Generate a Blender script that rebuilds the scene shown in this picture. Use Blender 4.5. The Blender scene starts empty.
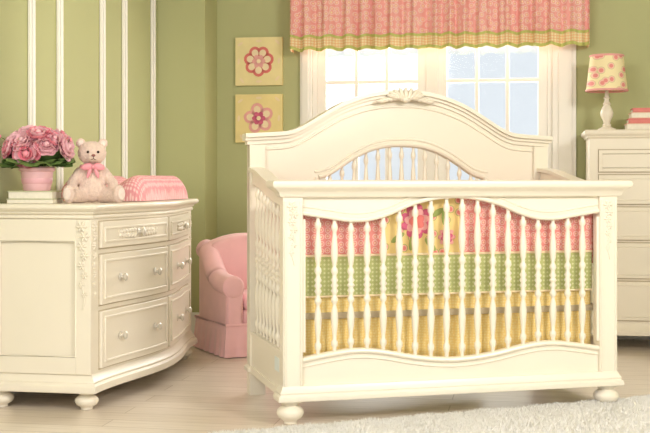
import bpy, bmesh, math, random
from mathutils import Vector, Matrix, noise
random.seed(7)
sc = bpy.context.scene
try:
    sc.view_settings.view_transform = 'Standard'
except Exception: pass

def lin(c):
    out=[]
    for v in c:
        v=v/255.0
        out.append(v/12.92 if v<=0.04045 else ((v+0.055)/1.055)**2.4)
    return (out[0],out[1],out[2],1.0)

# ---------------------------------------------------------------- materials
def newmat(name):
    m=bpy.data.materials.new(name); m.use_nodes=True
    nt=m.node_tree; b=nt.nodes['Principled BSDF']
    return m,nt,b
def N(nt,t,**kw):
    n=nt.nodes.new(t)
    for k,v in kw.items():
        if k in n.inputs: n.inputs[k].default_value=v
        else: setattr(n,k,v)
    return n
def simple(name,c,rough=.5,var=.04,scale=8,bump=0,bscale=200,sheen=0,coat=0):
    m,nt,b=newmat(name)
    tc=N(nt,'ShaderNodeTexCoord')
    nz=N(nt,'ShaderNodeTexNoise'); nz.inputs['Scale'].default_value=scale; nz.inputs['Detail'].default_value=3
    nt.links.new(tc.outputs['Object'],nz.inputs['Vector'])
    cr=N(nt,'ShaderNodeValToRGB')
    l=lin(c)
    cr.color_ramp.elements[0].position=.3; cr.color_ramp.elements[1].position=.7
    cr.color_ramp.elements[0].color=(l[0]*(1-var),l[1]*(1-var),l[2]*(1-var),1)
    cr.color_ramp.elements[1].color=(min(1,l[0]*(1+var)),min(1,l[1]*(1+var)),min(1,l[2]*(1+var)),1)
    nt.links.new(nz.outputs['Fac'],cr.inputs['Fac'])
    nt.links.new(cr.outputs['Color'],b.inputs['Base Color'])
    b.inputs['Roughness'].default_value=rough
    if sheen: b.inputs['Sheen Weight'].default_value=sheen
    if coat: b.inputs['Coat Weight'].default_value=coat; b.inputs['Coat Roughness'].default_value=.25
    if bump:
        n2=N(nt,'ShaderNodeTexNoise'); n2.inputs['Scale'].default_value=bscale
        nt.links.new(tc.outputs['Object'],n2.inputs['Vector'])
        bp=N(nt,'ShaderNodeBump'); bp.inputs['Strength'].default_value=bump; bp.inputs['Distance'].default_value=.004
        nt.links.new(n2.outputs['Fac'],bp.inputs['Height']); nt.links.new(bp.outputs['Normal'],b.inputs['Normal'])
    return m
def dots(name,stops,scale,rand=.1,rough=.85,plane='XZ',stretch=(1,1,1)):
    """repeat pattern: voronoi cells on the cloth, colours by distance from motif centre"""
    m,nt,b=newmat(name)
    tc=N(nt,'ShaderNodeTexCoord'); mp=N(nt,'ShaderNodeMapping')
    mp.inputs['Scale'].default_value=stretch
    nt.links.new(tc.outputs['Object'],mp.inputs['Vector'])
    sep=N(nt,'ShaderNodeSeparateXYZ'); cmb=N(nt,'ShaderNodeCombineXYZ')
    nt.links.new(mp.outputs[0],sep.inputs[0])
    nt.links.new(sep.outputs[plane[0]],cmb.inputs['X']); nt.links.new(sep.outputs[plane[1]],cmb.inputs['Y'])
    vo=N(nt,'ShaderNodeTexVoronoi'); vo.voronoi_dimensions='2D'
    vo.inputs['Scale'].default_value=scale; vo.inputs['Randomness'].default_value=rand
    nt.links.new(cmb.outputs[0],vo.inputs['Vector'])
    cr=N(nt,'ShaderNodeValToRGB'); cr.color_ramp.interpolation='CONSTANT'
    e=cr.color_ramp.elements
    e[0].position=0; e[0].color=lin(stops[0][1])
    e[1].position=stops[1][0]; e[1].color=lin(stops[1][1])
    for p,c in stops[2:]:
        q=e.new(p); q.color=lin(c)
    nt.links.new(vo.outputs['Distance'],cr.inputs['Fac'])
    nt.links.new(cr.outputs['Color'],b.inputs['Base Color'])
    b.inputs['Roughness'].default_value=rough
    return m

M_cream=simple('cream_paint',(240,231,214),.36,.012,3,coat=.2)
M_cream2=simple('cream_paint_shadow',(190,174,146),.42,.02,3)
M_white=simple('white_trim_paint',(246,243,236),.45,.01,3)
M_green=simple('green_wall_paint',(188,190,142),.8,.02,2,bump=.05,bscale=120)
M_ceil=simple('ceiling_paint',(240,236,222),.9,.01,2)
M_pinkvel=simple('pink_upholstery',(250,198,202),.85,.03,14,bump=.15,bscale=300,sheen=.3)
M_rug=simple('white_shag_wool',(253,250,244),.95,.015,30)
M_bear=simple('cream_pink_plush',(238,212,198),.95,.07,90,bump=1.0,bscale=160,sheen=.3)
M_bear2=simple('pale_plush',(246,228,218),.95,.05,90,bump=.8,bscale=160,sheen=.3)
M_dark=simple('dark_brown',(50,32,28),.25,.02,5)
M_ribbon=simple('satin_ribbon',(242,160,172),.4,.04,20)
M_rose=simple('rose_petal',(242,150,166),.6,.10,25)
M_rose2=simple('rose_petal_light',(251,200,208),.6,.08,25)
M_leaf=simple('green_leaf',(104,130,70),.55,.15,25)
M_pot=simple('pink_glazed_pot',(240,190,196),.35,.04,12,coat=.4)
M_potb=simple('pot_band',(236,180,188),.4,.03,12)
M_knob=simple('pewter_knob',(222,216,204),.3,.03,20)
M_knob.node_tree.nodes['Principled BSDF'].inputs['Metallic'].default_value=.35
M_book1=simple('coral_book_cloth',(226,132,126),.6,.04,20)
M_book2=simple('peach_book_cloth',(242,206,184),.6,.04,20)
M_book3=simple('sage_book_cloth',(206,206,170),.6,.04,20)
M_page=simple('book_pages',(245,238,222),.8,.04,60)
M_canvas=simple('yellow_canvas',(244,228,172),.8,.05,10)
M_canvas2=simple('cream_canvas',(244,224,160),.8,.05,10)
M_coral=simple('coral_print',(230,126,120),.8,.05,10)
M_pinkp=simple('pink_print',(242,176,172),.8,.05,10)
M_magenta=simple('rose_pink_print',(214,104,136),.85,.12,40)
M_greenp=simple('green_print',(160,174,100),.85,.08,30)
M_peach=simple('peach_print',(248,226,190),.8,.05,10)
M_sheet=simple('white_sheet',(240,234,220),.9,.02,10)
M_label=simple('paper_label',(225,232,230),.6,.02,10)

M_pinkfab=dots('coral_patterned_cotton',[(0,(246,206,180)),(.16,(235,150,144)),(.3,(247,206,196)),(.42,(235,150,144))],36,.25)
M_pinkval=dots('coral_valance_cotton',[(0,(250,222,184)),(.15,(243,172,166)),(.29,(250,220,210)),(.40,(243,172,166))],27,.5)
M_hem=dots('yellow_check_hem',[(0,(250,230,200)),(.3,(240,214,150)),(.5,(240,186,156))],60,.0)
M_hemtrim=simple('sage_trim_tape',(200,202,120),.8,.05,60)
M_greenfab=dots('green_dotted_cotton',[(0,(216,216,166)),(.26,(186,190,128)),(.6,(178,184,120))],60,.0)
M_yellow=dots('yellow_skirt_cotton',[(0,(244,222,160)),(.3,(240,212,142)),(.55,(238,208,136))],90,.4)
M_yelfloral=dots('yellow_floral_cotton',[(0,(232,134,130)),(.12,(244,186,166)),(.2,(186,190,116)),(.25,(246,220,150))],15,.9)
M_shade=dots('floral_shade_cloth',[(0,(236,150,146)),(.2,(248,206,184)),(.33,(208,208,150)),(.37,(250,234,190))],18,.9)
M_pad=dots('rose_patterned_terry',[(0,(246,206,206)),(.3,(232,160,166)),(.55,(224,146,154))],70,.3,plane='XY')

# floor
M_floor,nt,b=newmat('pale_wood_floor')
tc=N(nt,'ShaderNodeTexCoord'); br=N(nt,'ShaderNodeTexBrick')
br.inputs['Scale'].default_value=1; br.inputs['Brick Width'].default_value=1.3; br.inputs['Row Height'].default_value=.13
br.inputs['Mortar Size'].default_value=.0022; br.inputs['Color1'].default_value=lin((232,220,206)); br.inputs['Color2'].default_value=lin((222,208,192))
br.inputs['Mortar'].default_value=lin((188,172,152))
nt.links.new(tc.outputs['Object'],br.inputs['Vector'])
mp=N(nt,'ShaderNodeMapping'); mp.inputs['Scale'].default_value=(1.2,22,1)
nt.links.new(tc.outputs['Object'],mp.inputs['Vector'])
nz=N(nt,'ShaderNodeTexNoise'); nz.inputs['Scale'].default_value=3; nz.inputs['Detail'].default_value=6
nt.links.new(mp.outputs[0],nz.inputs['Vector'])
mx=N(nt,'ShaderNodeMixRGB'); mx.blend_type='MULTIPLY'; mx.inputs['Fac'].default_value=.4
cr=N(nt,'ShaderNodeValToRGB'); cr.color_ramp.elements[0].color=(.62,.58,.52,1); cr.color_ramp.elements[0].position=.3; cr.color_ramp.elements[1].color=(1,1,1,1); cr.color_ramp.elements[1].position=.6
nt.links.new(nz.outputs['Fac'],cr.inputs['Fac']); nt.links.new(br.outputs['Color'],mx.inputs[1]); nt.links.new(cr.outputs['Color'],mx.inputs[2])
nt.links.new(mx.outputs[0],b.inputs['Base Color']); b.inputs['Roughness'].default_value=.30
# glass
M_glass,nt,b=newmat('window_glass')
out=nt.nodes['Material Output']; tr=N(nt,'ShaderNodeBsdfTransparent'); gl=N(nt,'ShaderNodeBsdfGlossy'); gl.inputs['Roughness'].default_value=.05
ms=N(nt,'ShaderNodeMixShader'); ms.inputs[0].default_value=.06
nt.links.new(tr.outputs[0],ms.inputs[1]); nt.links.new(gl.outputs[0],ms.inputs[2]); nt.links.new(ms.outputs[0],out.inputs['Surface'])

# ---------------------------------------------------------------- mesh builder
class MB:
    def __init__(s): s.v=[]; s.f=[]; s.m=[]; s.mats=[]; s.T=Matrix.Identity(4)
    def mi(s,mat):
        if mat not in s.mats: s.mats.append(mat)
        return s.mats.index(mat)
    def add(s,vs,fs,mat):
        o=len(s.v); k=s.mi(mat)
        s.v+= [tuple(s.T@Vector(p)) for p in vs]
        for f in fs: s.f.append([o+i for i in f]); s.m.append(k)
    def box(s,x0,x1,y0,y1,z0,z1,mat,nx=1):
        vs=[];fs=[]
        for i in range(nx+1):
            x=x0+(x1-x0)*i/nx
            vs+=[(x,y0,z0),(x,y1,z0),(x,y1,z1),(x,y0,z1)]
        for i in range(nx):
            a=i*4
            for j in range(4):
                fs.append([a+j,a+(j+1)%4,a+4+(j+1)%4,a+4+j])
        fs.append([3,2,1,0]); a=nx*4; fs.append([a,a+1,a+2,a+3])
        s.add(vs,fs,mat)
    def lathe(s,c,prof,mat,seg=16,R=None):
        vs=[];fs=[]
        for r,z in prof:
            for j in range(seg):
                a=2*math.pi*j/seg
                p=Vector((r*math.cos(a),r*math.sin(a),z))
                if R is not None: p=R@p
                vs.append((c[0]+p[0],c[1]+p[1],c[2]+p[2]))
        n=len(prof)
        for i in range(n-1):
            for j in range(seg):
                k=(j+1)%seg
                fs.append([i*seg+j,i*seg+k,(i+1)*seg+k,(i+1)*seg+j])
        fs.append(list(range(seg))[::-1]); fs.append([(n-1)*seg+j for j in range(seg)])
        s.add(vs,fs,mat)
    def ell(s,c,r,mat,R=None,seg=14,rings=9):
        vs=[];fs=[]
        for i in range(rings+1):
            t=math.pi*(i)/rings
            t=min(max(t,.02),math.pi-.02)
            for j in range(seg):
                a=2*math.pi*j/seg
                p=Vector((r[0]*math.sin(t)*math.cos(a),r[1]*math.sin(t)*math.sin(a),-r[2]*math.cos(t)))
                if R is not None: p=R@p
                vs.append((c[0]+p[0],c[1]+p[1],c[2]+p[2]))
        for i in range(rings):
            for j in range(seg):
                k=(j+1)%seg
                fs.append([i*seg+j,i*seg+k,(i+1)*seg+k,(i+1)*seg+j])
        fs.append(list(range(seg))[::-1]); fs.append([rings*seg+j for j in range(seg)])
        s.add(vs,fs,mat)
    def loft(s,fn,levels,mat):
        vs=[];fs=[];n=None
        for o,z in levels:
            pts=fn(o); n=len(pts)
            vs+=[(p[0],p[1],z) for p in pts]
        for i in range(len(levels)-1):
            for j in range(n):
                k=(j+1)%n
                fs.append([i*n+j,i*n+k,(i+1)*n+k,(i+1)*n+j])
        fs.append(list(range(n))[::-1]); fs.append([(len(levels)-1)*n+j for j in range(n)])
        s.add(vs,fs,mat)
    def strip(s,xs,zlo,zhi,y0,y1,mat,axis='x'):
        vs=[];fs=[]
        for x in xs:
            a,b_=zlo(x),zhi(x)
            q=[(x,y0,a),(x,y1,a),(x,y1,b_),(x,y0,b_)]
            if axis=='y': q=[(p[1],p[0],p[2]) for p in q]
            vs+=q
        for i in range(len(xs)-1):
            a=i*4
            for j in range(4):
                fs.append([a+j,a+(j+1)%4,a+4+(j+1)%4,a+4+j])
        fs.append([3,2,1,0]); a=(len(xs)-1)*4; fs.append([a,a+1,a+2,a+3])
        s.add(vs,fs,mat)
    def tube(s,pts,r,mat,seg=8,closed=False):
        P=[Vector(p) for p in pts]; n=len(P); vs=[];fs=[]
        for i in range(n):
            if closed: d=P[(i+1)%n]-P[i-1]
            else: d=P[min(i+1,n-1)]-P[max(i-1,0)]
            d.normalize()
            up=Vector((0,1,0)) if abs(d.y)<.9 else Vector((1,0,0))
            a=d.cross(up).normalized(); b_=d.cross(a).normalized()
            rr=r[i] if isinstance(r,(list,tuple)) else r
            for j in range(seg):
                t=2*math.pi*j/seg
                q=P[i]+a*math.cos(t)*rr+b_*math.sin(t)*rr
                vs.append(tuple(q))
        m=n if closed else n-1
        for i in range(m):
            i2=(i+1)%n
            for j in range(seg):
                k=(j+1)%seg
                fs.append([i*seg+j,i*seg+k,i2*seg+k,i2*seg+j])
        if not closed:
            fs.append(list(range(seg))[::-1]); fs.append([(n-1)*seg+j for j in range(seg)])
        s.add(vs,fs,mat)
    def grid(s,fn,nu,nv,mat,cu=False):
        vs=[];fs=[]
        for i in range(nu+1):
            for j in range(nv+1): vs.append(fn(i/nu,j/nv))
        for i in range(nu):
            for j in range(nv):
                a=i*(nv+1)+j; fs.append([a,a+1,a+nv+2,a+nv+1])
        s.add(vs,fs,mat)
    def finish(s,name,parent=None,bevel=0,seg=2,ang=35,warp=None,loc=None,rot=None,recalc=True):
        me=bpy.data.meshes.new(name)
        vs=[warp(p) for p in s.v] if warp else s.v
        me.from_pydata(vs,[],s.f)
        for m in s.mats: me.materials.append(m)
        me.polygons.foreach_set('material_index',s.m)
        if recalc:
            bm=bmesh.new(); bm.from_mesh(me); bmesh.ops.recalc_face_normals(bm,faces=bm.faces); bm.to_mesh(me); bm.free()
        me.shade_smooth()
        me.set_sharp_from_angle(angle=math.radians(ang))
        me.update()
        o=bpy.data.objects.new(name,me); sc.collection.objects.link(o)
        if parent: o.parent=parent
        if loc: o.location=loc
        if rot is not None: o.rotation_euler=(0,0,rot)
        if bevel:
            bv=o.modifiers.new('bevel','BEVEL'); bv.width=bevel; bv.segments=seg; bv.limit_method='ANGLE'; bv.angle_limit=math.radians(40)
            bv.harden_normals=False
        return o
def empty(name,loc,rotz):
    e=bpy.data.objects.new(name,None); sc.collection.objects.link(e)
    e.location=loc; e.rotation_euler=(0,0,rotz); e.empty_display_size=.1
    return e
def rect(x0,x1,y0,y1):
    return lambda o:[(x0-o,y0-o),(x1+o,y0-o),(x1+o,y1+o),(x0-o,y1+o)]
def interp(pts,x):
    if x<=pts[0][0]: return pts[0][1]
    for i in range(len(pts)-1):
        a,b_=pts[i],pts[i+1]
        if x<=b_[0]:
            t=(x-a[0])/(b_[0]-a[0]); 
            p0=pts[max(i-1,0)]; p3=pts[min(i+2,len(pts)-1)]
            m1=(b_[1]-p0[1])/(b_[0]-p0[0]) if b_[0]!=p0[0] else 0
            m2=(p3[1]-a[1])/(p3[0]-a[0]) if p3[0]!=a[0] else 0
            h=b_[0]-a[0]
            return (2*t**3-3*t*t+1)*a[1]+(t**3-2*t*t+t)*m1*h+(-2*t**3+3*t*t)*b_[1]+(t**3-t*t)*m2*h
    return pts[-1][1]
def lsp(a,b_,n): return [a+(b_-a)*i/(n-1) for i in range(n)]

# ---------------------------------------------------------------- room
RO=(-1.0525,7.12,0); RA=math.radians(-10)
def room(mb,name,**kw):
    return mb.finish(name,loc=RO,rot=RA,**kw)
m=MB(); m.box(-.2,4.9,-7.2,.45,-.1,0,M_floor); room(m,'floor')
m=MB(); m.box(-.2,4.9,-5.0,.45,2.62,2.72,M_ceil); room(m,'ceiling')
m=MB(); m.box(-.12,0,-5.0,.0,0,2.62,M_green); room(m,'wall_left')
m=MB(); m.box(4.7,4.82,-5.0,.4,0,2.62,M_green); room(m,'wall_right')
WX0,WX1,WZ0,WZ1=.94,2.42,.72,2.16
m=MB()
m.box(-.12,.32,0,.4,0,2.62,M_green)
m.box(.32,WX0,.28,.4,0,2.62,M_green); m.box(WX1,4.7,.28,.4,0,2.62,M_green)
m.box(WX0,WX1,.28,.4,0,WZ0,M_green); m.box(WX0,WX1,.28,.4,WZ1,2.62,M_green)
room(m,'wall_back')
def bb(name,x0,x1,y0,y1,ax):
    m=MB()
    m.loft(rect(x0,x1,y0,y1),[(0,0),(0,.11),(-.003,.118),(-.005,.122),(-.005,.135),(-.008,.14)],M_white)
    room(m,name,bevel=.002)
bb('baseboard_left',0.001,.02,-5,-.001,'y')
bb('baseboard_back',.34,4.69,.258,.279,'x')
bb('trim_1',.02,.32,-.02,-.001,'x')
k=2
for (a,c) in [(-.60,-.05),(-1.52,-.90),(-2.44,-1.80),(-3.3,-2.72)]:
    m=MB(); w=.045
    for (y0,y1,z0,z1) in [(a,a+w,.3,2.35),(c-w,c,.3,2.35),(a+w,c-w,.3,.3+w),(a+w,c-w,2.35-w,2.35)]:
        m.box(.001,.018,y0,y1,z0,z1,M_white)
        if z1-z0>1: m.box(.018,.028,y0+.012,y1-.012,z0+.012,z1-.012,M_white)
        else: m.box(.018,.028,y0-.02,y1+.02,z0+.012,z1-.012,M_white)
    room(m,'trim_%d'%k,bevel=.004); k+=1
m=MB(); m.box(.001,.08,-5,-.001,2.52,2.619,M_white); room(m,'trim_%d'%k,bevel=.02)

# window
m=MB()
def wbox(x0,x1,z0,z1,y0=.29,y1=.33): m.box(x0,x1,y0,y1,z0,z1,M_white)
m.box(WX0-.075,WX0,.25,.28,WZ0-.05,WZ1+.1,M_white); m.box(WX1,WX1+.14,.25,.28,WZ0-.05,WZ1+.1,M_white)
m.box(WX1+.035,WX1+.115,.235,.25,WZ0-.05,WZ1+.1,M_white); m.box(WX0-.06,WX0-.02,.235,.25,WZ0-.05,WZ1+.1,M_white)
m.box(WX0,WX1,.25,.28,WZ1,WZ1+.1,M_white)
m.box(WX0-.1,WX1+.16,.20,.28,WZ0-.04,WZ0,M_white)
wbox(WX0,WX0+.03,WZ0,WZ1,.28,.4); wbox(WX1-.03,WX1,WZ0,WZ1,.28,.4); wbox(WX0,WX1,WZ1-.03,WZ1,.28,.4); wbox(WX0,WX1,WZ0,WZ0+.03,.28,.4)
mid=1.69
wbox(mid-.035,mid+.035,WZ0,WZ1,.27,.38)
for (a,c) in [(WX0+.03,mid-.035),(mid+.035,WX1-.03)]:
    st=.055
    wbox(a,a+st,WZ0+.03,WZ1-.03); wbox(c-st,c,WZ0+.03,WZ1-.03); wbox(a,c,WZ0+.03,WZ0+.1); wbox(a,c,WZ1-.09,WZ1-.03)
    ia,ic=a+st,c-st
    for i in (1,2):
        x=ia+(ic-ia)*i/3; wbox(x-.011,x+.011,WZ0+.1,WZ1-.09,.295,.325)
    for z in (1.185,1.565,1.93): wbox(ia,ic,z-.011,z+.011,.297,.323)
    m.box(ia,ic,.308,.312,WZ0+.1,WZ1-.09,M_glass)
room(m,'window_1',bevel=.003)

# valance
m=MB(); VX0,VX1=.825,2.63; VY=.14
def fold(t,z):
    amp=.012+.016*(1-z)
    return amp*(math.sin(t*2*math.pi*17+1.5*math.sin(t*23))+.3*math.sin(t*2*math.pi*41+2*math.sin(t*9)))
def vfn(za,zb,off=0):
    def f(u,v):
        x=VX0+(VX1-VX0)*u; zz=(za+(zb-za)*v)
        rel=(zz-1.75)/.55
        z=zz+ (1-rel)*.006*math.sin(u*2*math.pi*15+1)
        return (x,VY+off-fold(u,rel)-.01*(1-rel),z)
    return f
m.grid(vfn(1.825,2.3),420,10,M_pinkval)
m.grid(vfn(1.768,1.832,-.004),420,3,M_hem)
m.grid(vfn(1.75,1.770,-.006),420,2,M_hemtrim)
m.grid(vfn(1.826,1.842,-.006),420,2,M_hemtrim)
for xx in (VX0,VX1):
    m.grid(lambda u,v,xx=xx:(xx+.006*math.sin(u*12),VY+(.277-VY)*u,1.825+.475*v),10,6,M_pinkval)
    m.grid(lambda u,v,xx=xx:(xx+.006*math.sin(u*12),VY+(.277-VY)*u,1.75+.08*v),10,2,M_hem)
m.box(VX0,VX1,VY+.04,.277,2.27,2.3,M_white)
room(m,'window_valance',ang=80,recalc=False)

# pictures
def picture(zc,cm,c1,c2,c3,nP,rot0):
    m=MB(); xc=.60; h=.152
    m.box(xc-h,xc+h,.25,.279,zc-h,zc+h,cm)
    def disc(cx,cz,rx,rz,y,mat,rot=0,n=14):
        vs=[(cx,y,cz)];fs=[]
        for i in range(n):
            a=2*math.pi*i/n; px=rx*math.cos(a); pz=rz*math.sin(a)
            vs.append((cx+px*math.cos(rot)-pz*math.sin(rot),y,cz+px*math.sin(rot)+pz*math.cos(rot)))
        for i in range(n): fs.append([0,1+i,1+(i+1)%n])
        m.add(vs,fs,mat)
    for i in range(nP):
        a=2*math.pi*i/nP+rot0
        disc(xc+.056*math.cos(a),zc+.056*math.sin(a),.042,.040,.2485,c1,a)
        disc(xc+.056*math.cos(a),zc+.056*math.sin(a),.024,.022,.2478,c3,a)
    for i in range(6):
        a=2*math.pi*i/6
        disc(xc+.024*math.cos(a),zc+.024*math.sin(a),.020,.016,.2471,c2,a)
    disc(xc,zc,.014,.014,.2464,c3)
    for (dx,dz,rr) in [(-.12,.11,.6),(.12,.12,2.4),(-.11,-.12,2.2),(.12,-.11,.8),(.0,.128,0),(-.13,0,1.5),(.13,0,1.5),(0,-.128,0)]:
        disc(xc+dx,zc+dz,.020,.008,.2485,M_peach,rr)
    room(m,'flower_picture',recalc=False)
picture(1.703,M_canvas,M_coral,M_pinkp,M_peach,7,.2)
picture(1.343,M_canvas2,M_pinkp,M_magenta,M_peach,5,.5)

# ---------------------------------------------------------------- crib
def floral(m,c,s,mat,n=7,up=1):
    for i in range(n):
        a=math.pi*2*i/n
        R=Matrix.Rotation(-a,3,'Y')
        m.ell((c[0]+s*.30*math.cos(a),c[1],c[2]+s*.30*math.sin(a)),(s*.26,s*.16,s*.13),mat,R,8,6)
    m.ell(c,(s*.15,s*.24,s*.15),mat,None,8,6)
CL,CD=1.44,.72
crib=empty('baby_crib',(-.163,4.46,0),math.radians(15))
def foot(m,cx,cy,top,r,mat):
    h=top
    m.lathe((cx,cy,0),[(r*.42,0),(r*.50,h*.03),(r*.48,h*.10),(r*.55,h*.16),(r*.86,h*.28),(r*1.0,h*.45),(r*.95,h*.60),(r*.70,h*.72),(r*.52,h*.78),(r*.66,h*.83),(r*.66,h*.90),(r*.9,h*.93),(r*.95,h*1.0)],mat,20)
SPT=[(0,.008),(.04,.008),(.06,.0135),(.085,.0135),(.10,.008),(.13,.0085),(.20,.0130),(.26,.0150),(.32,.0120),(.35,.0075),(.365,.0075),(.38,.0130),(.40,.0145),(.42,.0090),(.44,.0085),(.46,.0155),(.48,.0090),(.5,.0165),(.52,.0090),(.54,.0155),(.56,.0085),(.58,.0090),(.60,.0145),(.62,.0130),(.635,.0075),(.65,.0075),(.68,.0120),(.74,.0150),(.80,.0130),(.87,.0085),(.90,.008),(.915,.0135),(.94,.0135),(.96,.008),(1,.008)]
def spindle(m,cx,cy,z0,z1,mat,sc_=1,seg=12):
    m.lathe((cx,cy,0),[(r*sc_,z0+(z1-z0)*t) for t,r in SPT],mat,seg)
OPT=[(0,.815),(.10,.800),(.2,.786),(.28,.790),(.36,.812),(.45,.848),(.55,.872),(.645,.880)]
IX0,IX1=.08,CL-.08
def optop(x):
    d=min(x-IX0,IX1-x); return interp(OPT,d)
OPB=[(0,.258),(.10,.274),(.2,.286),(.28,.284),(.36,.272),(.45,.254),(.55,.240),(.645,.234)]
def opbot(x):
    d=min(x-IX0,IX1-x); return interp(OPB,d)
m=MB()
m.loft(rect(-.008,CL+.008,-.004,.056),[(0,.885),(.008,.892),(.012,.905),(.020,.912),(.034,.922),(.040,.928),(.042,.938),(.038,.948),(.030,.953)],M_cream)
xs=lsp(IX0,IX1,60)
m.strip(xs,optop,lambda x:.89,.016,.042,M_cream)
m.strip(xs,lambda x:.13,opbot,.016,.042,M_cream)
for fn,sg in ((optop,1),(opbot,-1)):
    m.tube([(x,.013,fn(x)+sg*.010) for x in xs],.010,M_cream,8)
    m.tube([(x,.015,fn(x)+sg*.036) for x in xs],.005,M_cream,6)
for x0 in (0,CL-.08):
    m.box(x0,x0+.08,0,.06,.10,.89,M_cream)
    for xx in (x0+.008,x0+.072): m.tube([(xx,-.001,.15),(xx,-.001,.87)],.005,M_cream,6)
    cx=x0+.04
    for i in range(7):
        floral(m,(cx+(.004 if i%2 else -.004),-.001,.850-i*.03),.040-.003*i,M_cream,6)
    m.tube([(cx+.006*math.sin(t*14),-.001,.86-.24*t) for t in lsp(0,1,20)],.0035,M_cream,6)
m.box(IX0,IX0+.012,.006,.016,.28,.80,M_cream); m.box(IX1-.012,IX1,.006,.016,.28,.80,M_cream)
m.loft(rect(-.002,CL+.002,-.002,.062),[(.004,.092),(.018,.092),(.020,.100),(.018,.112),(.010,.118),(.012,.126),(.004,.138),(0,.15)],M_cream)
m.finish('front_panel',crib,bevel=.0025)
m=MB()
n=18
for i in range(n):
    x=IX0+(IX1-IX0)*(i+1)/(n+1)
    spindle(m,x,.027,opbot(x)-.01,optop(x)+.01,M_cream,1.0,14)
m.finish('front_spindles',crib,ang=70)
m=MB()
foot(m,.036,.03,.094,.054,M_cream); foot(m,CL-.036,.03,.094,.054,M_cream)
m.finish('front_feet',crib,ang=60)
# headboard
HT=[(0,1.350),(.06,1.349),(.12,1.342),(.2,1.324),(.3,1.286),(.4,1.230),(.46,1.194),(.5,1.173),(.54,1.160),(.58,1.155),(.66,1.150),(.725,1.146),(.8,1.143)]
hc=CL/2
def ztop(x): return interp(HT,abs(x-hc))
AW=.40
AR=[(0,1.105),(.08,1.100),(.16,1.080),(.24,1.042),(.3,1.004),(.35,.972),(.40,.955)]
def zarch(x): return interp(AR,abs(x-hc))
hy0,hy1=CD-.045,CD-.012
m=MB()
m.strip(lsp(0,hc-AW,16),lambda x:.36,ztop,hy0,hy1,M_cream)
m.strip(lsp(hc-AW,hc+AW,60),zarch,ztop,hy0,hy1,M_cream)
m.strip(lsp(hc+AW,CL,16),lambda x:.36,ztop,hy0,hy1,M_cream)
m.box(hc-AW,hc+AW,hy0,hy1,.20,.46,M_cream)
X=lsp(-.02,CL+.02,90)
m.strip(X,lambda x:ztop(x)-.004,lambda x:ztop(x)+.014,CD-.080,CD+.012,M_cream)
m.strip(X,lambda x:ztop(x)-.018,lambda x:ztop(x)-.004,CD-.066,CD+.006,M_cream)
m.strip(lsp(-.01,CL+.01,90),lambda x:ztop(x)-.036,lambda x:ztop(x)-.018,CD-.055,CD+.0,M_cream)
m.tube([(x,hy0-.001,ztop(x)-.060) for x in lsp(.03,CL-.03,80)],.006,M_cream,6)
m.tube([(x,hy0-.002,zarch(x)+.012) for x in lsp(hc-AW,hc+AW,60)],.011,M_cream,8)
m.tube([(x,hy0-.001,zarch(x)+.036) for x in lsp(hc-AW-.02,hc+AW+.02,60)],.006,M_cream,6)
for s_ in (-1,1): m.tube([(hc+s_*(AW+.01),hy0-.002,.46),(hc+s_*(AW+.01),hy0-.002,.965)],.010,M_cream,8)
cz=1.350
for i in range(-4,5):
    a=i*.33
    R=Matrix.Rotation(a,3,'Y')
    m.ell((hc+math.sin(a)*.058,CD-.088,cz-.022+math.cos(a)*.016),(.011,.016,.034),M_cream,R,8,6)
m.ell((hc,CD-.094,cz-.030),(.020,.014,.014),M_cream)
for s_ in (-1,1):
    for j in range(4):
        R=Matrix.Rotation(s_*(1.2+.1*j),3,'Y')
        m.ell((hc+s_*(.060+.020*j),CD-.084,cz-.024-.005*j),(.009,.011,.022),M_cream,R,8,6)
for x0 in (0,CL-.07):
    m.box(x0,x0+.07,CD-.065,CD,.0,1.11,M_cream)
    m.loft(rect(x0,x0+.07,CD-.065,CD),[(.0,.10),(.012,.105),(.012,.12),(0,.13)],M_cream)
m.finish('headboard',crib,bevel=.003)
m=MB()
for i in range(13):
    x=hc-AW+2*AW*(i+1)/14
    spindle(m,x,CD-.028,.45,zarch(x)+.01,M_cream,.85,10)
m.finish('headboard_spindles',crib,ang=70)
# sides
for nm,x0 in (('side_panel_left',.004),('side_panel_right',CL-.044)):
    m=MB()
    ST=[(.03,.925),(.12,.930),(.25,.945),(.4,.972),(.52,.996),(.66,1.01)]
    ys=lsp(.055,.66,24)
    m.strip(ys,lambda y:interp(ST,y)-.075,lambda y:interp(ST,y)-.015,x0+.004,x0+.036,M_cream,axis='y')
    m.strip(ys,lambda y:interp(ST,y)-.018,lambda y:interp(ST,y),x0-.012,x0+.052,M_cream,axis='y')
    m.strip(ys,lambda y:.12,lambda y:.27,x0+.004,x0+.036,M_cream,axis='y')
    m.strip(ys,lambda y:.27,lambda y:.282,x0-.002,x0+.042,M_cream,axis='y')
    m.box(x0-.004,x0+.044,.055,.66,.10,.13,M_cream)
    if nm.endswith('left'):
        m.box(x0+.0025,x0+.004,.10,.18,.19,.245,M_label)
    for i in range(8):
        y=.055+.605*(i+1)/9
        spindle(m,x0+.02,y,.275,interp(ST,y)-.07,M_cream,.95,10)
    m.finish(nm,crib,bevel=.002)
m=MB()
m.box(.07,CL-.07,.085,CD-.08,.46,.61,M_sheet)
m.finish('mattress',crib,bevel=.03,seg=4)
m=MB()
m.box(.055,CL-.055,.068,CD-.055,.40,.425,M_cream2); m.finish('mattress_support',crib)
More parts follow.
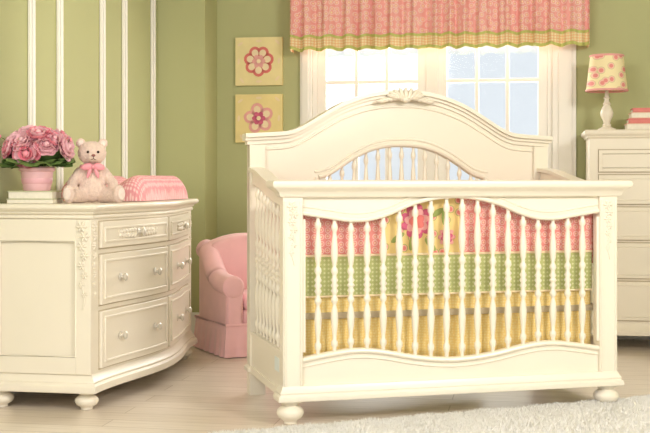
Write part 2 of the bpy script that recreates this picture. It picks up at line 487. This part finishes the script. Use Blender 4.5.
def wavy(z0,z1,mat,y,amp,fr,x0=.085,x1=CL-.085):
    m=MB()
    def f(u,v):
        x=x0+(x1-x0)*u
        w=amp*(math.sin(u*2*math.pi*fr+1.3*math.sin(u*17))+.35*math.sin(u*2*math.pi*fr*2.3+2*math.sin(u*7)))
        return (x,y+w*(1-.6*v)-.0,z0+(z1-z0)*v+.003*math.sin(u*2*math.pi*9))
    m.grid(f,320,6,mat)
    return m
m=wavy(.20,.495,M_yellow,.078,.009,20); m.finish('crib_skirt',crib,ang=80,recalc=False)
m=MB()
m.box(.082,CL-.082,.062,.084,.485,.655,M_greenfab,20); m.finish('green_coverlet',crib,bevel=.008,seg=3)
m=MB()
a=.082+(CL-.164)*.275; c=.082+(CL-.164)*.53
m.box(.083,a-.001,.064,.088,.645,.90,M_pinkfab,6)
m.box(c+.001,CL-.083,.064,.088,.645,.90,M_pinkfab,12)
m.box(a,c,.064,.088,.645,.90,M_yelfloral,6)
m.box(.09,CL-.09,CD-.09,CD-.066,.60,.90,M_pinkfab)
for xx in (.056,CL-.078): m.box(xx,xx+.022,.09,CD-.09,.60,.86,M_pinkfab)
m.tube([(x,.062,.652) for x in lsp(.085,CL-.085,30)],.006,M_peach,6)
m.tube([(x,.062,.490) for x in lsp(.085,CL-.085,30)],.005,M_peach,6)
m.finish('bumper_pads',crib,bevel=.009,seg=3)
m=MB()
def petalflower(cx,cz,r,y,mats,n=9):
    for L,(rr,mt) in enumerate(mats):
        for i in range(n-L*2):
            a=2*math.pi*i/(n-L*2)+L*.3
            R=Matrix.Rotation(-a,3,'Y')
            m.ell((cx+r*rr*math.cos(a),y-.002*L,cz+r*rr*math.sin(a)),(r*.36,.002,r*.27),mt,R,10,6)
petalflower(.57,.785,.066,.061,[(.72,M_magenta),(.45,M_pinkp),(.18,M_coral)])
petalflower(.70,.72,.036,.061,[(.72,M_pinkp),(.4,M_magenta)],8)
for (x,z,a) in [(.49,.72,.6),(.63,.69,2.3),(.66,.82,.5),(.69,.80,1.6),(.55,.70,1.4),(.48,.84,2.4)]:
    m.ell((x,.0615,z),(.034,.002,.012),M_greenp,Matrix.Rotation(-a,3,'Y'),10,6)
m.finish('bumper_applique',crib,ang=60)

# ---------------------------------------------------------------- dresser
DL,DD=1.44,.46
dr=empty('nursery_dresser',(-.962,4.74,0),math.radians(80.2))
def bow(x): 
    t=min(max(x/DL,0),1)
    return -.090*(.5-.5*math.cos(2*math.pi*t))**.9
def dout(o,n=40):
    pts=[]
    for i in range(n+1):
        x=-o+(DL+2*o)*i/n; pts.append((x,bow(x)-o))
    pts+=[(DL+o,DD),(-o,DD)]
    return pts
m=MB()
m.loft(dout,[(0,.808),(.012,.814),(.014,.822),(.026,.828),(.033,.836),(.033,.846),(.027,.853)],M_cream)
m.loft(dout,[(0,.09),(0,.81)],M_cream)
m.loft(dout,[(.004,.075),(.026,.075),(.028,.085),(.026,.105),(.016,.112),(.018,.12),(.006,.135),(.0,.15)],M_cream)
m.loft(dout,[(0,.79),(.008,.795),(.008,.805),(0,.81)],M_cream)
def sidebox(y0,y1,z0,z1,d): m.box(-d,0,y0,y1,z0,z1,M_cream)
sidebox(.0,.065,.15,.79,.010); sidebox(DD-.06,DD,.15,.79,.010); sidebox(.065,DD-.06,.70,.79,.010); sidebox(.065,DD-.06,.15,.22,.010)
m.tube([(-.008,.067,.222),(-.008,.067,.698),(-.008,DD-.062,.698),(-.008,DD-.062,.222)],.006,M_cream,6,closed=True)
m.finish('case',dr,bevel=.002)
m=MB()
m.T=Matrix.Rotation(math.radians(-90),4,'Z')
for i in range(8):
    floral(m,(-.033+(.006 if i%2 else -.006),-.013,.760-.040*i),.046-.003*i,M_cream,6)
m.tube([(-.033+.007*math.sin(t*16),-.011,.775-.36*t) for t in lsp(0,1,24)],.004,M_cream,6)
m.T=Matrix.Identity(4)
for i in range(8):
    floral(m,(.03+(.004 if i%2 else -.004),bow(.03)-.001,.760-.040*i),.042-.003*i,M_cream,6)
    floral(m,(DL-.03+(.004 if i%2 else -.004),bow(DL-.03)-.001,.760-.040*i),.042-.003*i,M_cream,6)
m.finish('corner_carving',dr)
rows=[(.668,.778),(.430,.640),(.165,.402)]
cols=[(.075,.705),(.735,1.365)]
wf=lambda p:(p[0],p[1]+bow(p[0]),p[2])
m=MB()
for (z0,z1) in rows:
    for (x0,x1) in cols:
        m.box(x0,x1,-.014,.002,z0,z1,M_cream,16)
        ins=.022
        for (a0,a1,b0,b1) in [(x0+ins,x1-ins,z1-ins-.01,z1-ins),(x0+ins,x1-ins,z0+ins,z0+ins+.01)]:
            m.box(a0,a1,-.020,-.013,b0,b1,M_cream,16)
        for a0 in (x0+ins,x1-ins-.01): m.box(a0,a0+.01,-.020,-.013,z0+ins+.01,z1-ins-.01,M_cream,1)
m.finish('drawer_fronts',dr,bevel=.0018,warp=wf)
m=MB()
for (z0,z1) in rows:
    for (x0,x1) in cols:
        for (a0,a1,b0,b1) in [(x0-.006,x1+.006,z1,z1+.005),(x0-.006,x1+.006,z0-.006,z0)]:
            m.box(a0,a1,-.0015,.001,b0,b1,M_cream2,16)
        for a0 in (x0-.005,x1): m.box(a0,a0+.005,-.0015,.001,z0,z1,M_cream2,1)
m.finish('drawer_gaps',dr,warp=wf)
m=MB()
Rk=Matrix.Rotation(math.radians(90),3,'X')
for ri,(z0,z1) in enumerate(rows):
    for ci,(x0,x1) in enumerate(cols):
        zc=(z0+z1)/2
        ks=[(x0+x1)/2] if (ri==0) else [x0+.16,x1-.16]
        if ri==0:
            xc=(x0+x1)/2
            for s_ in (-1,1):
                for j in range(6):
                    xx=xc+s_*(.035+.024*j)
                    for q in (-1,1):
                        R=Matrix.Rotation(-s_*q*.6,3,'Y')
                        m.ell((xx,bow(xx)-.016,zc+q*(.011-.001*j)),(.020-.001*j,.010,.009),M_cream,R,8,6)
        for kx in ks:
            m.lathe((kx,bow(kx)-.014,zc),[(.018,0),(.018,.003),(.007,.006),(.007,.014),(.014,.019),(.018,.025),(.013,.031),(.004,.033)],M_knob,14,Rk)
m.finish('knobs_and_carving',dr,ang=50)
m=MB()
for (x,y) in [(.035,.035),(DL-.035,.035),(.035,DD-.05),(DL-.035,DD-.05)]:
    foot(m,x,y,.078,.050,M_cream)
m.finish('bun_feet',dr,ang=60)

# changing pad
DM=Matrix.Translation((-.962,4.74,0))@Matrix.Rotation(math.radians(80.2),4,'Z')
def dpos(x,y,z=.8535): p=DM@Vector((x,y,z)); return (p.x,p.y,p.z)
m=MB(); PLn,PW=.80,.43
def padf(u,v):
    e=min(u,1-u)*PLn; g=min(v,1-v)*PW
    eu=math.sqrt(max(0,1-(1-min(e/.13,1))**2)); ev=math.sqrt(max(0,1-(1-min(g/.07,1))**2))
    h=.048+.072*(math.sin(min(1,abs(2*v-1)/.72)*math.pi/2)**2)
    cu=1-.12*(1-eu)
    return (u*PLn,(v-.5)*PW*cu+PW/2,.002+h*(eu**.9)*ev)
m.grid(padf,80,60,M_pad)
m.add([(0,0.03,.0),(PLn,0.03,.0),(PLn,PW-.03,0),(0,PW-.03,0)],[[0,1,2,3]],M_pad)
o=m.finish('changing_pad',ang=80); o.location=dpos(.58,-.02); o.rotation_euler=(0,0,math.radians(80.2))

# ---------------------------------------------------------------- teddy bear
bear=empty('teddy_bear',(-1.030,5.08,.853),math.radians(16))
m=MB()
def chain(a,b_,ra,rb,n=7,mat=M_bear):
    a=Vector(a);b_=Vector(b_)
    for i in range(n):
        t=i/(n-1); p=a.lerp(b_,t); r=ra+(rb-ra)*t
        m.ell(p,(r,r,r),mat,None,12,8)
m.ell((0,0,.082),(.064,.056,.080),M_bear); m.ell((0,-.012,.06),(.062,.056,.056),M_bear)
m.ell((0,-.004,.15),(.045,.042,.03),M_bear)
m.ell((0,-.014,.218),(.062,.052,.053),M_bear,None,18,12)
m.ell((0,-.028,.203),(.050,.042,.034),M_bear)
m.ell((0,-.060,.200),(.027,.024,.021),M_bear)
for s_ in (-1,1):
    m.ell((s_*.048,-.002,.262),(.022,.012,.022),M_bear)
    chain((s_*.050,-.004,.135),(s_*.088,-.040,.085),.024,.022)
    chain((s_*.088,-.040,.085),(s_*.088,-.078,.058),.022,.021)
    chain((s_*.045,-.025,.036),(s_*.098,-.105,.032),.036,.029)
    m.ell((s_*.106,-.122,.040),(.028,.022,.040),M_bear,Matrix.Rotation(s_*.5,3,'Z'))
o=m.finish('body',bear,ang=180)
rm=o.modifiers.new('r','REMESH'); rm.mode='VOXEL'; rm.voxel_size=.0035; rm.use_smooth_shade=True
sm=o.modifiers.new('s','SMOOTH'); sm.factor=.6; sm.iterations=6
tx=bpy.data.textures.new('fur','CLOUDS'); tx.noise_scale=.006
dp=o.modifiers.new('d','DISPLACE'); dp.texture=tx; dp.strength=.006; dp.mid_level=.4
m=MB()
for s_ in (-1,1):
    m.ell((s_*.022,-.0645,.222),(.006,.005,.006),M_dark)
    m.ell((s_*.048,-.013,.262),(.013,.004,.013),M_bear2)
    m.ell((s_*.116,-.142,.040),(.018,.005,.027),M_bear2,Matrix.Rotation(s_*.5,3,'Z'))
m.ell((0,-.085,.207),(.009,.006,.006),simple('nose_brown',(150,90,84),.4))
m.tube([(0,-.086,.203),(0,-.087,.193)],.0013,M_dark,6)
m.tube([(-.012,-.081,.187),(-.006,-.085,.189),(0,-.086,.193),(.006,-.085,.189),(.012,-.081,.187)],.0013,M_dark,6)
m.finish('face_and_pads',bear,ang=60)
m=MB()
m.tube([(.048*math.cos(a),-.008+.046*math.sin(a),.160) for a in lsp(0,2*math.pi,30)[:-1]],.007,M_ribbon,8,closed=True)
for s_ in (-1,1):
    m.ell((s_*.026,-.060,.158),(.026,.008,.015),M_ribbon,Matrix.Rotation(s_*.25,3,'Y'))
    m.ell((s_*.016,-.060,.132),(.008,.004,.026),M_ribbon,Matrix.Rotation(-s_*.35,3,'Y'))
m.ell((0,-.064,.157),(.009,.008,.009),M_ribbon)
m.finish('neck_bow',bear,ang=60)

# ---------------------------------------------------------------- flowers
fx,fy=-1.262,4.98
m=MB()
m.box(-.100,.100,-.07,.07,0,.016,M_page); m.box(-.102,.102,-.073,.073,.016,.020,M_book3)
m.box(-.095,.095,-.066,.066,.020,.048,M_page); m.box(-.098,.098,-.07,.07,.048,.053,M_book3)
m.finish('book_stack',loc=(fx+.01,fy-.01,.8535),rot=math.radians(-5),bevel=.0015)
pot=empty('flower_pot',(fx+.015,fy,.9065),0)
m=MB()
m.lathe((0,0,0),[(.055,0),(.058,.004),(.062,.03),(.066,.055),(.069,.082),(.076,.086),(.078,.098),(.073,.104),(.066,.1),(.062,.085),(.02,.08)],M_pot,28)
m.lathe((0,0,.03),[(.0625,0),(.0645,.003),(.067,.022),(.0655,.025)],M_potb,28)
m.finish('pot',pot,ang=40)
m=MB()
def petal(m,c,d,up,r,cup,mat):
    d=Vector(d).normalized(); up=Vector(up).normalized(); sd=d.cross(up).normalized()
    def f(u,v):
        a=(u-.5)*2; w=math.sin(math.pi*min(1,.12+.80*v))**.6
        p=Vector(c)+sd*(a*r*.62*w)+ up*(r*(v*1.0)) + d*(r*(cup*math.sin(v*2.2)*.75 - .28*a*a*w))
        return tuple(p)
    m.grid(f,4,5,mat)
def rose(m,c,ax,r,mat,mat2):
    ax=Vector(ax).normalized()
    t=ax.orthogonal().normalized()
    base=Vector(c)
    for L,(n,tilt,rr) in enumerate([(3,.12,.62),(5,.38,.80),(6,.72,.95),(7,1.1,1.05)]):
        for i in range(n):
            a=2*math.pi*i/n+L*.7+random.uniform(-.2,.2)
            o_=(Matrix.Rotation(a,3,ax)@t)
            up=(ax*math.cos(tilt)+o_*math.sin(tilt)).normalized()
            d=(o_*math.cos(tilt)-ax*math.sin(tilt)).normalized()
            petal(m,base+o_*r*.06*(L+1),d,up,r*rr,.5,mat if L%2 else mat2)
    m.ell(base+ax*r*.4,(r*.3,r*.3,r*.3),mat,None,8,6)
cen=Vector((.005,0,.175))
pts=[]
NR=18
for i in range(NR):
    z=1-(i+.5)/NR*1.3; ph=i*2.399963
    s_=math.sqrt(max(0,1-z*z)); d=Vector((s_*math.cos(ph),s_*math.sin(ph),z))
    pts.append(d)
for i,d in enumerate(pts):
    c=cen+Vector((d.x*.120,d.y*.080,d.z*.072))
    c+=Vector([random.uniform(-.010,.010) for _ in range(3)])
    rose(m,c,d+Vector((0,0,.2)),random.uniform(.042,.052),*( (M_rose,M_rose2) if i%3==0 else (M_rose2,M_rose2 if i%3==1 else M_rose)))
m.ell(cen,(.115,.078,.058),M_leaf)
m.finish('blossoms',pot,ang=80,recalc=False)
m=MB()
for i in range(22):
    a=2*math.pi*i/22+random.uniform(-.1,.1); d=Vector((math.cos(a),math.sin(a)*.8,random.uniform(-.3,.15)))
    petal(m,Vector((.07*math.cos(a),.05*math.sin(a),.125)),Vector((0,0,1)),d,random.uniform(.07,.10),.2,M_leaf)
for i in range(9):
    a=2*math.pi*i/9
    m.tube([(.02*math.cos(a),.02*math.sin(a),.07),(.035*math.cos(a),.03*math.sin(a),.11),(.07*math.cos(a),.05*math.sin(a),.16)],.003,M_leaf,6)
for (x,z) in [(-.155,.235),(-.17,.20),(.15,.22)]:
    m.tube([(x*.3,0,.13),(x*.7,-.01,z*.85),(x,-.02,z)],.0015,M_leaf,5)
    m.ell((x,-.02,z),(.006,.006,.008),M_rose,None,8,6)
m.finish('leaves',pot,ang=80,recalc=False)

# ---------------------------------------------------------------- armchair
ch=empty('child_armchair',(-.385,6.48,0),math.radians(26))
m=MB()
BT=[(-.26,.565),(-.2,.605),(-.1,.635),(0,.642),(.1,.635),(.2,.605),(.26,.565)]
m.strip(lsp(-.235,.235,24),lambda x:.16,lambda x:interp(BT,x),.10,.24,M_pinkvel)
m.finish('backrest',ch,bevel=.05,seg=6,ang=60)
m=MB()
m.tube([(x,.165,interp(BT,x)-.045) for x in lsp(-.22,.22,24)],.052,M_pinkvel,16)
m.finish('backrest_roll',ch,ang=60)
m=MB()
m.box(-.17,.17,-.22,.12,.15,.25,M_pinkvel); m.finish('seat_deck',ch,bevel=.02,seg=3)
m=MB(); m.box(-.165,.165,-.235,.11,.245,.335,M_pinkvel); m.finish('seat_cushion',ch,bevel=.035,seg=5,ang=60)
AP=[(-.25,.425),(-.18,.432),(-.08,.440),(.0,.462),(.07,.515),(.13,.575),(.2,.610),(.25,.60)]
for nm,s_ in (('arm_left',-1),('arm_right',1)):
    m=MB()
    xa,xb=sorted((s_*.170,s_*.268))
    m.strip(lsp(-.230,.22,26),lambda y:.14,lambda y:interp(AP,y)-.02,xa,xb,M_pinkvel,axis='y')
    m.finish(nm,ch,bevel=.04,seg=5,ang=60)
    m=MB()
    ys=lsp(-.235,.20,26)
    m.tube([(s_*.232,y,interp(AP,y)-.050) for y in ys],.058,M_pinkvel,18)
    m.lathe((s_*.232,-.232,interp(AP,-.235)-.05),[(.058,0),(.062,.004),(.058,.010),(.045,.016),(.02,.018),(.004,.018)],M_pinkvel,22,Matrix.Rotation(math.radians(90),3,'X'))
    m.finish(nm+'_roll',ch,ang=60)
    m=MB()
    m.box(s_*.225-.04,s_*.225+.04,-.243,-.22,.16,.36,M_pinkvel)
    m.finish(nm+'_front',ch,bevel=.012,seg=3,ang=60)
m=MB()
def skf(u,v):
    per=[(-.275,-.24),(.275,-.24),(.275,.24),(-.275,.24)]
    L=[.55,.48,.55,.48]; t=u*2.06; i=0
    while i<3 and t>L[i]: t-=L[i]; i+=1
    a=per[i]; b_=per[(i+1)%4]; f=min(1,t/L[i])
    x=a[0]+(b_[0]-a[0])*f; y=a[1]+(b_[1]-a[1])*f
    fl=1+.06*(1-v)+.020*math.sin(u*2*math.pi*28)*(1-v)
    return (x*fl,y*fl,.004+.17*v)
m.grid(skf,280,5,M_pinkvel); m.finish('skirt',ch,ang=80,recalc=False)
m=MB(); m.tube([(-.277,-.242,.174),(.277,-.242,.174),(.277,.242,.174),(-.277,.242,.174)],.008,M_pinkvel,8,closed=True)
m.finish('piping',ch)

# ---------------------------------------------------------------- tall chest (room frame)
RM=Matrix.Translation(RO)@Matrix.Rotation(RA,4,'Z')
def rpos(x,y,z): p=RM@Vector((x,y,z)); return (p.x,p.y,p.z)
CW,CDp,CH=1.0,.46,1.235
tc_=empty('tall_chest_of_drawers',rpos(2.615,-.205,0),RA)
m=MB()
R_=rect(0,CW,0,CDp-.02)
m.loft(R_,[(0,.10),(0,CH-.04)],M_cream)
m.loft(R_,[(0,CH-.05),(.010,CH-.042),(.012,CH-.034),(.024,CH-.026),(.028,CH-.016),(.028,CH-.006),(.022,CH)],M_cream)
m.loft(R_,[(.004,.085),(.022,.085),(.022,.11),(.012,.12),(.0,.15)],M_cream)
m.finish('case',tc_,bevel=.002)
m=MB(); z=.17
for h in (.235,.215,.2,.18,.14):
    m.box(.05,CW-.05,-.014,.0,z,z+h-.02,M_cream)
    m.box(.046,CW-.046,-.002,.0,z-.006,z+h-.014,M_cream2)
    ins=.02
    m.tube([(.05+ins,-.014,z+ins),(CW-.05-ins,-.014,z+ins),(CW-.05-ins,-.014,z+h-.02-ins),(.05+ins,-.014,z+h-.02-ins)],.004,M_cream,6,closed=True)
    for kx in (.36,.64):
        m.lathe((kx,-.014,z+h/2-.01),[(.015,0),(.007,.005),(.007,.014),(.015,.022),(.010,.03),(.003,.031)],M_knob,12,Rk)
    z+=h
m.finish('drawers',tc_,bevel=.002)
m=MB()
for (x,y) in [(.04,.04),(CW-.04,.04),(.04,CDp-.07),(CW-.04,CDp-.07)]: foot(m,x,y,.088,.045,M_cream)
m.finish('bun_feet',tc_,ang=60)
lp=empty('table_lamp',(1.632,6.66,1.2355),0)
m=MB()
m.lathe((0,0,0),[(.052,0),(.054,.006),(.050,.014),(.034,.02),(.022,.03),(.026,.036),(.018,.044),(.022,.06),(.034,.085),(.038,.105),(.030,.13),(.018,.15),(.024,.158),(.016,.168),(.012,.185),(.020,.192),(.012,.2),(.008,.26),(.006,.4)],M_cream,24)
m.finish('turned_base',lp,ang=50)
m=MB(); z0,z1,r0,r1=.235,.435,.118,.094
def sh(u,v): a=2*math.pi*u; r=r0+(r1-r0)*v; return (r*math.cos(a),r*math.sin(a),z0+(z1-z0)*v)
m.grid(sh,48,4,M_shade)
m.tube([(r0*math.cos(a),r0*math.sin(a),z0) for a in lsp(0,2*math.pi,49)[:-1]],.006,M_pinkp,6,closed=True)
m.tube([(r1*math.cos(a),r1*math.sin(a),z1) for a in lsp(0,2*math.pi,49)[:-1]],.006,M_pinkp,6,closed=True)
m.tube([(-r1,0,z1-.02),(r1,0,z1-.02)],.0025,M_knob,6)
m.finish('lampshade',lp,ang=60,recalc=False)
m=MB(); z=0
for i,(h,w,c) in enumerate([(.038,.29,M_page),(.028,.27,M_book1),(.034,.25,M_book2),(.024,.22,M_book1)]):
    ox=.012*i; c2=M_book2 if c is M_page else c
    m.box(ox,ox+w,-.09,.09,z,z+.004,c2); m.box(ox,ox+w,-.09,.09,z+h-.004,z+h,c2)
    if i%2: m.box(ox,ox+w,-.09,-.086,z+.004,z+h-.004,c2)
    m.box(ox+.005,ox+w-.005,-.086,.085,z+.004,z+h-.004,M_page)
    z+=h+.0005
m.finish('stacked_books',loc=(1.722,6.60,1.2355),rot=math.radians(-10),bevel=.001)

# ---------------------------------------------------------------- rug
rng=random.Random(3)
ra=math.radians(22)
m=MB()
RL,RW=2.4,1.4
m.box(0,RL,-RW,0,.001,.014,M_rug)
for i in range(38000):
    pass
vs=[];fs=[]
for i in range(60000):
    x=rng.uniform(-.005,RL+.005); y=-RW*(rng.random()**1.9)+.006
    a=rng.uniform(0,2*math.pi); h=rng.uniform(.012,.026); w=.006
    y+=.010*math.sin(x*23)+.007*math.sin(x*51)
    lx=math.cos(a)*w; ly=math.sin(a)*w; b1=rng.uniform(-.016,.016); b2=rng.uniform(-.016,.016)
    o_=len(vs)
    vs+=[(x-lx,y-ly,.006),(x+lx,y+ly,.006),(x-ly+b1*.3,y+lx+b2*.3,.006),(x+b1,y+b2,.006+h)]
    fs+=[(o_,o_+1,o_+3),(o_+1,o_+2,o_+3),(o_+2,o_,o_+3)]
m.add(vs,fs,M_rug)
m.finish('shag_rug',loc=(-.42,4.215,0),rot=ra,ang=180,recalc=False)

# ---------------------------------------------------------------- light
w=bpy.data.worlds.new('sky'); sc.world=w; w.use_nodes=True
bg=w.node_tree.nodes['Background']; bg.inputs['Color'].default_value=lin((228,236,242)); bg.inputs['Strength'].default_value=1.04
def area(name,loc,target,size,power,col,sy=None):
    l=bpy.data.lights.new(name,'AREA'); l.energy=power; l.size=size; l.color=col
    if sy: l.shape='RECTANGLE'; l.size_y=sy
    o=bpy.data.objects.new(name,l); sc.collection.objects.link(o); o.location=loc
    d=Vector(target)-Vector(loc); o.rotation_euler=d.to_track_quat('-Z','Y').to_euler()
area('key_softbox',(2.4,1.8,2.5),(.1,5.2,.4),.9,118,(1,.94,.87))
area('fill_softbox',(-1.6,1.2,2.3),(.6,5.3,.5),1.8,66,(1,.95,.89))
area('window_daylight',rpos(1.7,.75,1.6),rpos(1.5,-2.5,.2),1.4,70,(1,.98,.94),1.2)
sl=bpy.data.lights.new('added_wall_glow','SPOT'); sl.energy=120; sl.spot_size=math.radians(42); sl.spot_blend=.8; sl.shadow_soft_size=.08; sl.color=(1,.93,.80)  # added spot with no fixture in the room; brightens the left wall
so=bpy.data.objects.new('added_wall_glow',sl); sc.collection.objects.link(so); so.location=(1.3,4.2,2.35)
so.rotation_euler=(Vector((-1.2,6.1,1.35))-Vector(so.location)).to_track_quat('-Z','Y').to_euler()

cam=bpy.data.cameras.new('camera'); co=bpy.data.objects.new('camera',cam); sc.collection.objects.link(co)
co.location=(0,0,.953); co.rotation_euler=(math.radians(90),0,0)
cam.sensor_width=36; cam.lens=1150/650*36; cam.shift_y=-36.5/650; cam.clip_end=60
sc.camera=co
